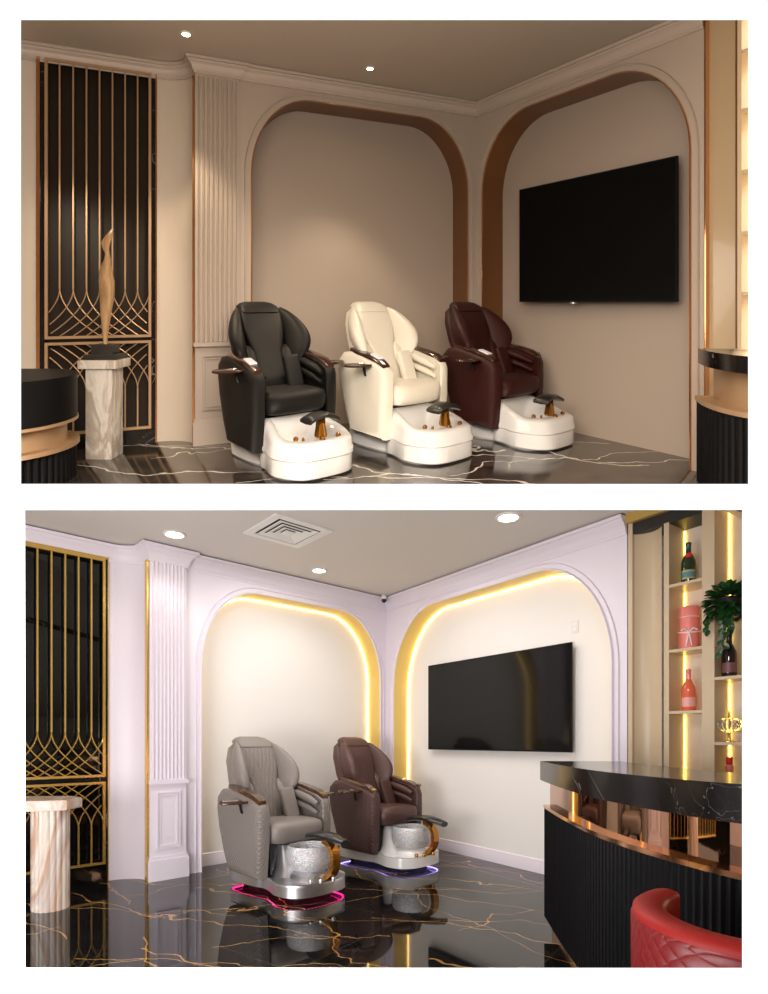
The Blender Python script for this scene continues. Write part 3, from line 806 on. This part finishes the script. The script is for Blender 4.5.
# ------------------------------------------------------------------ pedestals and sculpture
t = thing('marble_pedestal', 'white marble pedestal column carrying the bronze sculpture', 'pedestal', (-2.25, 4.45, 0), UP)
bm = B(); box(bm, (-2.26, 4.45, .36), (.21, .19, .72), bev=.006); obj('column', bm, M['marble_white'], t, UP)
bm = B(); box(bm, (-2.26, 4.45, .755), (.31, .25, .07), bev=.012); obj('top_slab', bm, M['marble_white'], t, UP)
t = thing('sculpture', 'tall slender bronze gold abstract figure on a stepped black block', 'sculpture', (-2.25, 4.45, .79), UP)
bm = B(); box(bm, (-2.25, 4.45, .81), (.26, .20, .04), bev=.003); box(bm, (-2.25, 4.45, .87), (.17, .14, .08), bev=.003); obj('plinth', bm, M['dark'], t, UP)
bm = B(); rings = []
for z, x0, x1, d in ((.91, -.012, .014, .02), (1.00, -.020, .022, .03), (1.15, -.035, .045, .05), (1.30, -.042, .070, .065), (1.42, -.050, .070, .07), (1.50, -.045, .052, .06), (1.56, -.022, .040, .045), (1.60, -.004, .040, .035), (1.64, .000, .032, .025), (1.68, -.020, .030, .022), (1.73, -.040, .040, .02), (1.78, -.005, .056, .018), (1.84, .045, .064, .012)):
    c_ = (x0 + x1) / 2; rings.append(sring(-2.255 + c_ * 1.05, 4.45, z, (x1 - x0) / 2 * .98, d * .8, .9, 20))
ring_loft(bm, rings); obj('figure', bm, M['sculpt'], t, UP, angle=80)

t = thing('marble_table', 'cream and rust veined marble table with a fluted column base', 'table', (-2.66, 4.42, 0), LO)
bm = B(); n = 72
rings = []
for z, r in ((0, .128), (.80, .128)):
    rings.append([Vector((-2.68 + (r + .008 * abs(math.sin(i * PI / 4.0))) * math.cos(2 * PI * i / n), 4.42 + (r + .008 * abs(math.sin(i * PI / 4.0))) * math.sin(2 * PI * i / n), z)) for i in range(n)])
ring_loft(bm, rings); obj('fluted_column', bm, M['marble_rose'], t, angle=15)
bm = B()
prism(bm, [(-3.35, 4.22), (-2.62, 4.22), (-2.48, 4.30), (-2.48, 4.52), (-2.62, 4.62), (-3.35, 4.62)], lambda u, v, w: (u, v, w), .80, .88, .006); obj('table_top', bm, M['marble_rose'], t, angle=40)

# ------------------------------------------------------------------ counters
def cat(pts, n=10):
    out = []; m = len(pts)
    for i in range(m - 1):
        p0, p1, p2, p3 = (Vector(pts[max(0, min(m - 1, i + k))]) for k in (-1, 0, 1, 2))
        for j in range(n):
            s = j / n; out.append(.5 * ((2 * p1) + (p2 - p0) * s + (2 * p0 - 5 * p1 + 4 * p2 - p3) * s * s + (3 * p1 - p0 - 3 * p2 + p3) * s ** 3))
    out.append(Vector(pts[-1])); return out
def offset(path, d):
    out = []
    for i, p in enumerate(path):
        a = path[max(0, i - 1)]; b = path[min(len(path) - 1, i + 1)]; t_ = (b - a).normalized()
        out.append(p + Vector((-t_.y, t_.x)) * d)
    return out
def resample(path, step):
    out = [path[0]]; acc = 0
    for a, b in zip(path, path[1:]):
        L = (b - a).length; s = step - acc
        while s <= L: out.append(a.lerp(b, s / L)); s += step
        acc = (L - (s - step))
    return out
def strip(bm, front, back, z0, z1, bev=0):
    poly = [(p.x, p.y) for p in front] + [(p.x, p.y) for p in reversed(back)]
    prism(bm, poly, lambda u, v, w: (u, v, w), z0, z1, bev)
def counter(room, front, back_d, ztop, thick, zled, ledh, zfl0, label, toplabel, topmat, bandmat, ledmat, recess=.10, step=.011, ledout=.02, fl_in=.0):
    f = cat(front)
    sgn = 1
    t = thing('reception_counter', label, 'counter', (f[0].x, f[0].y, 0), room)
    bm = B(); strip(bm, f, offset(f, -back_d), ztop - thick, ztop, .004)
    tag(obj('countertop', bm, topmat, room=room, smooth=True, angle=30), toplabel, 'countertop')
    bm = B(); strip(bm, offset(f, -recess), offset(f, -back_d + .05), zled + ledh, ztop - thick); obj('mirror_band', bm, bandmat, t, room, angle=30)
    bm = B(); strip(bm, offset(f, -fl_in + ledout), offset(f, -back_d + .03), zled, zled + ledh, .004); obj('ledge', bm, ledmat, t, room, angle=30)
    g = resample(offset(f, -fl_in), step / 2); fl = []
    prof = (0, .0085, .011, .0085)
    for i, p in enumerate(g):
        a = g[max(0, i - 1)]; b = g[min(len(g) - 1, i + 1)]; t_ = (b - a).normalized()
        fl.append(p + Vector((-t_.y, t_.x)) * (prof[i % 4]))
    bm = B(); strip(bm, fl, offset(g, -back_d + .05), zfl0, zled); obj('fluted_front', bm, M['blackflute'], t, room, angle=20)
    bm = B(); strip(bm, offset(g, -.045), offset(g, -back_d + .08), 0, zfl0); obj('toe_kick', bm, ledmat, t, room, angle=30)
    return t
# front path runs so that the room (viewer side) is on its left: offset(+) = outward
counter(LO, [(1.115, 3.93), (1.055, 3.30), (1.035, 2.75), (1.085, 2.30), (1.20, 1.90), (1.38, 1.66), (1.70, 1.50)][::-1], .55, 1.20, .135, .868, .022, .10,
        'curved black fluted bar counter with a copper mirror band behind the red chair', 'black marble slab with pale veins on the curved bar', M['marble_dark'], M['coppermirror'], M['copper'], recess=.07, step=.018, ledout=.012, fl_in=.035)
counter(UP, [(2.09, 3.66), (2.02, 3.45), (2.0, 3.25), (2.05, 3.08), (2.2, 2.95)][::-1], .5, .945, .10, .60, .03, .06,
        'curved black fluted counter with a bronze recess in front of the lit shelves', 'dark marble slab of the counter by the lit shelves', M['marble_dark'], M['satingold'], M['satingold'], recess=.09, step=.024)
# drum ended desk at the left of the upper room
def drum(rad, n=40): # capsule that runs off to the left
    c = Vector((-2.62, 3.83)); pts = []
    for i in range(n + 1):
        a = -PI / 2 + PI * i / n; pts.append(Vector((c.x + rad * math.cos(a), c.y + rad * math.sin(a))))
    pts.append(Vector((-4.0, c.y + rad))); pts.append(Vector((-4.0, c.y - rad))); return pts
t = thing('reception_desk', 'low rounded desk with black top band and fluted black foot at left edge', 'desk', (-2.62, 3.83, 0), UP)
for (r, z0, z1, mt_, nm) in ((.425, .43, .735, 'blackflute', 'top_band'), (.432, .41, .43, 'satingold', 'edge_trim'), (.36, .265, .41, 'satingold', 'recess_band'), (.44, .235, .265, 'satingold', 'ledge')):
    bm = B(); prism(bm, [(p.x, p.y) for p in drum(r)], lambda u, v, w: (u, v, w), z0, z1, .003); obj(nm, bm, M[mt_], t, UP, angle=30)
g = resample([p for p in drum(.41, 80)], .012); bm = B(); o_ = []
c = Vector((-2.62, 3.83))
for i, p in enumerate(g):
    d_ = (p - c).normalized(); o_.append(p + d_ * (0, .008, .011, .008)[i % 4])
prism(bm, [(p.x, p.y) for p in o_], lambda u, v, w: (u, v, w), 0, .235); obj('fluted_foot', bm, M['blackflute'], t, UP, angle=20)

# ------------------------------------------------------------------ red tub chair
cx, cy, R = 1.075, 1.56, .335
t = thing('tub_chair', 'red leather tub chair with quilted outer back in front of the bar', 'chair', (cx, cy, 0), LO)
def arcp(a, r, z): return Vector((cx + r * math.cos(a), cy + r * math.sin(a), z))
a0, a1, N = math.radians(116), math.radians(318), 44
def topz(u): return .86 - .10 * max(0, (abs(u - .42) - .30) / .6)
bm = B(); rings = []
for i in range(N + 1):
    u = i / N; a = a0 + (a1 - a0) * u; tz = .852
    rings.append([arcp(a, r, z) for r, z in ((R, .30), (R + .006, .5), (R + .008, tz - .03), (R - .005, tz - .012), (R - .02, tz - .02), (R - .035, .45), (R - .03, .30))])
ring_loft(bm, rings); obj('outer_shell', bm, M['redquilt'], t, angle=50)
bm = B(); rings = []
for i in range(N + 1):
    u = i / N; a = a0 + (a1 - a0) * u; tz = .852
    e = 1.0 if 0 < i < N else .8
    rings.append([arcp(a, R - .04 + dr * e, tz + dz * e) for dr, dz in ((.044, -.022), (.042, -.008), (.028, .002), (0, .006), (-.035, .002), (-.05, -.012), (-.052, -.3), (-.02, -.3), (-.015, -.03))])
ring_loft(bm, rings); obj('inner_back', bm, M['redleather'], t, angle=50)
bm = B(); lathe(bm, [(.20, .36), (.235, .38), (.245, .43), (.235, .46), (.15, .475)], (cx - .0, cy, 0), 36); obj('seat', bm, M['redleather'], t, angle=60)
bm = B(); lathe(bm, [(.20, 0), (.20, .012), (.03, .03), (.025, .30), (.12, .36)], (cx, cy, 0), 28); obj('pedestal_foot', bm, M['gold'], t)

# ------------------------------------------------------------------ shelf wall of the lower room
SH = 3.05
t = thing('display_shelf', 'beige display shelving with yellow lit bays behind the bar', 'shelf', LO.Q('R', 4.1, -.15, 0), LO)
D = .25
def post(t0, t1, o0, o1, z0, z1, mat, nm='post', par=None):
    bm = B(); wallbox(bm, LO, 'R', t0, t1, o0, o1, z0, z1); return obj(nm, bm, mat, par or t, smooth=False)
post(3.392, 3.43, -.20, .0, 0, SH + .09, M['laminate'], 'end_post')
post(3.69, 3.73, -D, 0, 0, SH, M['laminate']); post(3.974, 4.06, -D, 0, 0, SH + .1, M['laminate']); post(4.52, 4.60, -D, 0, 0, SH + .1, M['laminate'])
post(3.69, 4.60, -D - .02, -D, 0, SH + .1, M['laminateb'], 'back_panel')
post(3.655, 3.69, -.20, -.12, 0, SH, M['mosaic'], 'mosaic_strip')
for z in (2.56, 2.052, 1.575, 1.05, .5): post(3.73, 3.974, -D, -.003, z - .022, z, M['laminate'], 'shelf_board')
for z in (1.81, 1.335, 1.07, .55): post(4.06, 4.52, -D, -.003, z - .022, z, M['laminate'], 'shelf_board')
post(3.73, 3.974, -D, 0, SH - .01, SH + .10, M['dark'], 'top_board')
for (ta, zs) in ((3.738, [(1.58, 2.03), (2.06, 2.535), (2.565, SH - .02), (1.06, 1.55)]), (4.068, [(1.82, SH + .08), (1.345, 1.78), (1.08, 1.31)])):
    for (z0, z1) in zs:
        bm = B(); wallbox(bm, LO, 'R', ta - .006, ta - .001, -D + .004, -D + .012, z0, z1); obj('led_strip', bm, M['ledshelf'], t, smooth=False)
# concave beige panel
bm = B(); r1 = []
for i in range(13):
    u = i / 12; tt = 3.43 + .228 * u; r1.append((tt, -.03 - .06 * math.sin(PI * u) ** .8))
ring_loft(bm, [[LO.Q('R', a, o, z) for a, o in r1] for z in (0, SH)], cap=False, closed=False); obj('curved_panel', bm, M['laminate'], t, angle=80)
bm = B(); wallbox(bm, LO, 'R', 3.387, 3.74, -.25, .03, SH + .09, 3.22); struct(obj('trim_9', bm, M['goldbeam'], smooth=False))
bm = B(); wallbox(bm, LO, 'R', 3.43, 3.974, -.25, -.01, SH + .0, SH + .09); struct(obj('trim_9', bm, M['dark'], smooth=False))
bm = B(); wallbox(bm, LO, 'R', 3.74, 4.62, -.25, .0, SH + .10, 3.22); struct(obj('trim_9', bm, M['laminate'], smooth=False))

# bottles and ornaments
def bottle(tt, z, off, h, r, glass, foil, lab, label, cat_='bottle', labz=(.10, .32), labcol=None, seal=None):
    c = LO.Q('R', tt, off, z)
    t = thing('champagne_bottle', label, cat_, c, LO, 'champagne bottles on the display shelf')
    bm = B(); lathe(bm, [(r * .9, 0), (r, .01), (r, h * .50), (r * .93, h * .57), (r * .62, h * .68), (r * .36, h * .76), (r * .32, h * .80)], c, 24); obj('glass_body', bm, glass, t, angle=60)
    bm = B(); lathe(bm, [(r * .42, h * .70), (r * .37, h * .78), (r * .36, h * .93), (r * .42, h * .94), (r * .42, h * .985), (r * .3, h)], c, 20); obj('neck_foil', bm, foil, t, angle=60)
    def patch(z0, z1, rr, mat, nm, w=1.1):
        bm = B(); d = (Vector((0, 0)) - Vector((c.x, c.y))).normalized(); a0 = math.atan2(d.y, d.x); n = 12
        rows = [[Vector((c.x + rr * math.cos(a0 - w + 2 * w * i / n), c.y + rr * math.sin(a0 - w + 2 * w * i / n), z + zz)) for i in range(n + 1)] for zz in (z0, z1)]
        ring_loft(bm, rows, cap=False, closed=False); obj(nm, bm, mat, t)
    patch(h * labz[0], h * labz[1], r * 1.012, lab, 'label')
    if labcol:
        patch(h * .11, h * .14, r * 1.02, labcol, 'label_band'); patch(h * .27, h * .30, r * 1.02, labcol, 'label_band')
    if seal: patch(h * .62, h * .72, r * .82, seal, 'seal', .5)
labgreen = plain('blue green label', (.10, .24, .25), .5); labdark = plain('dark rose label', (.18, .07, .07), .5); labpink = plain('pink label', (.80, .40, .38), .5); labgold = plain('gold label', (.6, .45, .12), .4, .5)
bottle(3.825, 2.56, -.11, .325, .052, M['greenglass'], M['navyfoil'], labgreen, 'green champagne bottle with red seal on the top shelf', labcol=labgold, seal=M['redfoil'])
bottle(3.825, 1.575, -.11, .325, .050, M['rosebottle'], M['pinkfoil'], labpink, 'coral rose champagne bottle on the shelf under the pink carton')
bottle(4.115, 1.81, -.11, .33, .050, M['blackbottle'], M['blackpad'], labdark, 'dark bottle on the shelf below the trailing plant')
c = LO.Q('R', 3.825, -.12, 2.052)
t = thing('gift_tube', 'coral pink cylindrical carton tied with a white ribbon on the shelf', 'gift box', c, LO)
bm = B(); lathe(bm, [(.068, 0), (.070, .004), (.070, .245)], c, 28); obj('tube_body', bm, M['pinkbox'], t)
bm = B(); lathe(bm, [(.072, .245), (.073, .25), (.073, .325), (.070, .33)], c, 28); obj('lid', bm, M['pinkbox'], t)
bm = B(); tube(bm, [Vector((c.x + .074 * math.cos(a * PI / 12), c.y + .074 * math.sin(a * PI / 12), c.z + .175 - .05 * abs(math.sin((a * PI / 12 - math.atan2(-c.y, -c.x)) / 2 + PI / 2)) )) for a in range(24)], .006, 6, True)
tube(bm, [Vector((c.x + .072 * math.cos(a * PI / 12), c.y + .072 * math.sin(a * PI / 12), c.z + .249)) for a in range(24)], .003, 6, True)
d = (Vector((0, 0)) - Vector((c.x, c.y))).normalized(); s_ = Vector((-d.y, d.x))
for sg in (-1, 1):
    tube(bm, [Vector((c.x + d.x * .078, c.y + d.y * .078, c.z + .125)), Vector((c.x + d.x * .085 + s_.x * sg * .03, c.y + d.y * .085 + s_.y * sg * .03, c.z + .155)), Vector((c.x + d.x * .08 + s_.x * sg * .055, c.y + d.y * .08 + s_.y * sg * .055, c.z + .14))], .006, 6)
    tube(bm, [Vector((c.x + d.x * .078, c.y + d.y * .078, c.z + .125)), Vector((c.x + d.x * .08 + s_.x * sg * .02, c.y + d.y * .08 + s_.y * sg * .02, c.z + .02))], .005, 6)
obj('ribbon', bm, M['ribbon'], t)
c = LO.Q('R', 4.115, -.11, 1.335)
t = thing('glass_ornament', 'clear ribbed glass ornament on a gold foot on the shelf', 'ornament', c, LO)
bm = B(); lathe(bm, [(.045, 0), (.045, .006), (.012, .012), (.010, .06), (.016, .07)], c, 20); obj('foot', bm, M['gold'], t)
bm = B(); n = 32
rings = []
for r, z in ((.02, .07), (.06, .09), (.085, .12), (.085, .14), (.06, .165), (.02, .18)):
    rings.append([Vector((c.x + r * (1 + .08 * (i % 2)) * math.cos(2 * PI * i / n), c.y + r * (1 + .08 * (i % 2)) * math.sin(2 * PI * i / n), c.z + z)) for i in range(n)])
ring_loft(bm, rings); obj('glass_globe', bm, M['clearglass'], t, angle=20)
bm = B(); lathe(bm, [(.014, .18), (.008, .19), (.008, .215), (.002, .235)], c, 12); obj('finial', bm, M['gold'], t)
c = LO.Q('R', 4.12, -.10, 1.07)
t = thing('polish_bottle', 'small red lacquer bottle low on the shelf behind the bar top', 'bottle', c, LO)
bm = B(); lathe(bm, [(.024, 0), (.026, .01), (.026, .09), (.018, .10)], c, 18); obj('bottle_body', bm, M['pinkfoil'], t)
bm = B(); lathe(bm, [(.02, .10), (.022, .105), (.022, .15), (.018, .155)], c, 18); obj('cap', bm, M['redfoil'], t)

# trailing plant
c = LO.Q('R', 4.14, .02, 2.20)
t = thing('trailing_plant', 'dark green trailing plant hanging in front of the shelf post', 'plant', c, LO)
pc = LO.Q('R', 4.16, .0, 2.23)
bm = B(); lathe(bm, [(.05, 0), (.075, .02), (.085, .12), (.09, .13), (.075, .13), (.07, .10)], pc, 24); obj('pot', bm, M['dark'], t)
bm = B(); q = LO.Q('R', 4.16, -.23, 2.30); tube(bm, [q, pc + Vector((0, 0, .06))], .008, 6); obj('bracket', bm, M['dark'], t)
bm = B()
def leaf(bm, p, d, up, L, w):
    d = d.normalized(); sd = d.cross(up)
    if sd.length < .01: sd = Vector((1, 0, 0))
    sd.normalize(); nn = sd.cross(d)
    P_ = [(0, 0, 0), (.25, .75, .06), (.55, 1, .09), (.85, .55, .03), (1, 0, -.06), (.85, -.55, .03), (.55, -1, .09), (.25, -.75, .06)]
    ctr = bm.verts.new(p + d * L * .5 + nn * (.0))
    vs = [bm.verts.new(p + d * L * a + sd * w * b_ + nn * L * c_) for a, b_, c_ in P_]
    for i in range(8): bm.faces.new((ctr, vs[i], vs[(i + 1) % 8]))
rnd = random.Random(3)
for k in range(300):
    a = rnd.uniform(0, 2 * PI); ph = rnd.uniform(-.75, 1.3)
    dd = Vector((math.cos(a) * math.cos(ph), math.sin(a) * math.cos(ph), math.sin(ph)))
    p = pc + Vector((0, 0, .09)) + Vector((dd.x * .135, dd.y * .135, dd.z * .125)) * rnd.uniform(.55, 1.0)
    leaf(bm, p, dd + Vector((rnd.uniform(-.4, .4), rnd.uniform(-.4, .4), -.5)), Vector((0, 0, 1)) + dd * .6, rnd.uniform(.06, .09), rnd.uniform(.022, .034))
for (sx, L_) in ((-.01, .30), (.03, .16), (-.10, .12)):
    sdir = LO.wr
    for k in range(int(L_ / .028)):
        zz = .0 - k * .028
        p = pc + Vector((sdir.x * sx - .1 * .0, sdir.y * sx, zz)) + Vector((LO.nr.x, LO.nr.y, 0)) * .09
        leaf(bm, p, Vector((rnd.uniform(-.7, .7), rnd.uniform(-.5, .3), -.8)), Vector((LO.nr.x, LO.nr.y, .3)), .06, .022)
foli = obj('foliage', bm, M['leaf'], t, smooth=False)

# ------------------------------------------------------------------ shelf wall of the upper room
t = thing('display_shelf', 'narrow warm lit shelving with bronze edging at the right edge of the upper room', 'shelf', UP.Q('R', 2.5, -.1, 0), UP)
def pu(t0, t1, o0, o1, z0, z1, mat, nm):
    bm = B(); wallbox(bm, UP, 'R', t0, t1, o0, o1, z0, z1); return obj(nm, bm, mat, t, UP, smooth=False)
HU = 3.34
pu(2.340, 2.349, -.1, .004, 0, UP.H, M['copper'], 'bronze_strip')
pu(2.349, 2.535, -.16, -.05, 0, HU, M['goldlam'], 'panel')
pu(2.535, 2.556, -.1, -.02, 0, HU, M['bronze'], 'bronze_slot')
pu(2.556, 2.582, -.22, 0, 0, UP.H, M['laminate'], 'post')
pu(2.56, 3.3, -.24, -.22, 0, UP.H, M['ledsoft'], 'lit_back_panel')
for z in (3.0, 2.59, 2.165, 1.74, 1.32, .9): pu(2.582, 3.3, -.22, -.01, z - .02, z, M['laminate'], 'shelf_board')
bm = B(); wallbox(bm, UP, 'R', 2.352, 2.556, -.22, .0, HU, UP.H); struct(obj('trim_9', bm, M['laminate'], room=UP, smooth=False))
bm = B(); wallbox(bm, UP, 'R', 3.3, 5.5, -.1, 0, 0, UP.H); struct(obj('wall_right', bm, M['beige'], room=UP, smooth=False))

# ------------------------------------------------------------------ lights
def area(loc, target, size, power, col, sy=None):
    d = bpy.data.lights.new('overhead_fill_lamp', 'AREA'); d.energy = power; d.color = col; d.size = size
    if sy: d.shape = 'RECTANGLE'; d.size_y = sy
    o = bpy.data.objects.new('overhead_fill_lamp', d); COL.objects.link(o); o.location = loc
    o.rotation_euler = (Vector(target) - Vector(loc)).to_track_quat('-Z', 'Y').to_euler(); return o
def spot(loc, target, power, col, cone=120, soft=.15):
    d = bpy.data.lights.new('unseen_spot_lamp', 'SPOT'); d.energy = power; d.color = col; d.spot_size = math.radians(cone); d.spot_blend = .8; d.shadow_soft_size = soft
    o = bpy.data.objects.new('unseen_spot_lamp', d); COL.objects.link(o); o.location = loc
    o.rotation_euler = (Vector(target) - Vector(loc)).to_track_quat('-Z', 'Y').to_euler(); return o
def area(name, loc, target, sx, sy, power, col):
    d = bpy.data.lights.new(name, 'AREA'); d.energy = power; d.color = col; d.shape = 'RECTANGLE'; d.size = sx; d.size_y = sy
    o = bpy.data.objects.new(name, d); COL.objects.link(o); o.location = loc
    o.rotation_euler = (Vector(target) - Vector(loc)).to_track_quat('-Z', 'Y').to_euler(); return o
# lower room: added soft fill from behind the partition and from overhead
area('front_fill_lamp', (-1.9, 1.25, 1.0), (-.3, 6.5, 1.7), 3.4, 1.1, 165, (1, .965, .97))
area('overhead_fill_lamp', (-.3, 4.9, 3.15), (-.3, 4.9, 0), 1.8, 1.8, 50, (1, .96, .94))
spot((1.3, 2.6, 2.25), (1.6, 6.0, 1.5), 30, (1, .95, .93))  # spot added out of view to brighten the right side
# upper room: the same added fill, warmer and dimmer
area('front_fill_lamp', UP.W((-.3, 1.5, 2.1)), UP.W((-.1, 5.2, 2.5)), 3.2, 1.2, 138, (1, .90, .80))
area('overhead_fill_lamp', UP.W((-.1, 3.7, 3.2)), UP.W((.1, 4.6, .3)), 1.6, .6, 12, (1, .90, .78))
spot(UP.W((-2.4, 4.0, 3.25)), UP.W((-2.35, 4.7, .8)), 22, (1, .84, .65), 80, .08)  # unseen spot aimed at the pedestal and screen

w = bpy.data.worlds.new('world'); S.world = w; w.use_nodes = True
w.node_tree.nodes['Background'].inputs[0].default_value = (1, 1, 1, 1); w.node_tree.nodes['Background'].inputs[1].default_value = 1.2

# ------------------------------------------------------------------ camera
cd = bpy.data.cameras.new('camera'); cam = bpy.data.objects.new('camera', cd); COL.objects.link(cam)
cam.location = (0, 0, 1.35); cam.rotation_euler = (PI / 2, 0, 0)
cd.sensor_fit = 'VERTICAL'; cd.sensor_height = 36; cd.lens = 36 * 550 / 994; cd.shift_y = (740 - 497) / 994; cd.clip_start = .05
S.camera = cam
S.view_settings.view_transform = 'Standard'; S.view_settings.look = 'None'; S.view_settings.gamma = 1; S.view_settings.exposure = 0
S.view_settings.use_curve_mapping = False
for o in bpy.data.objects:
    if '_r' in o: del o['_r']
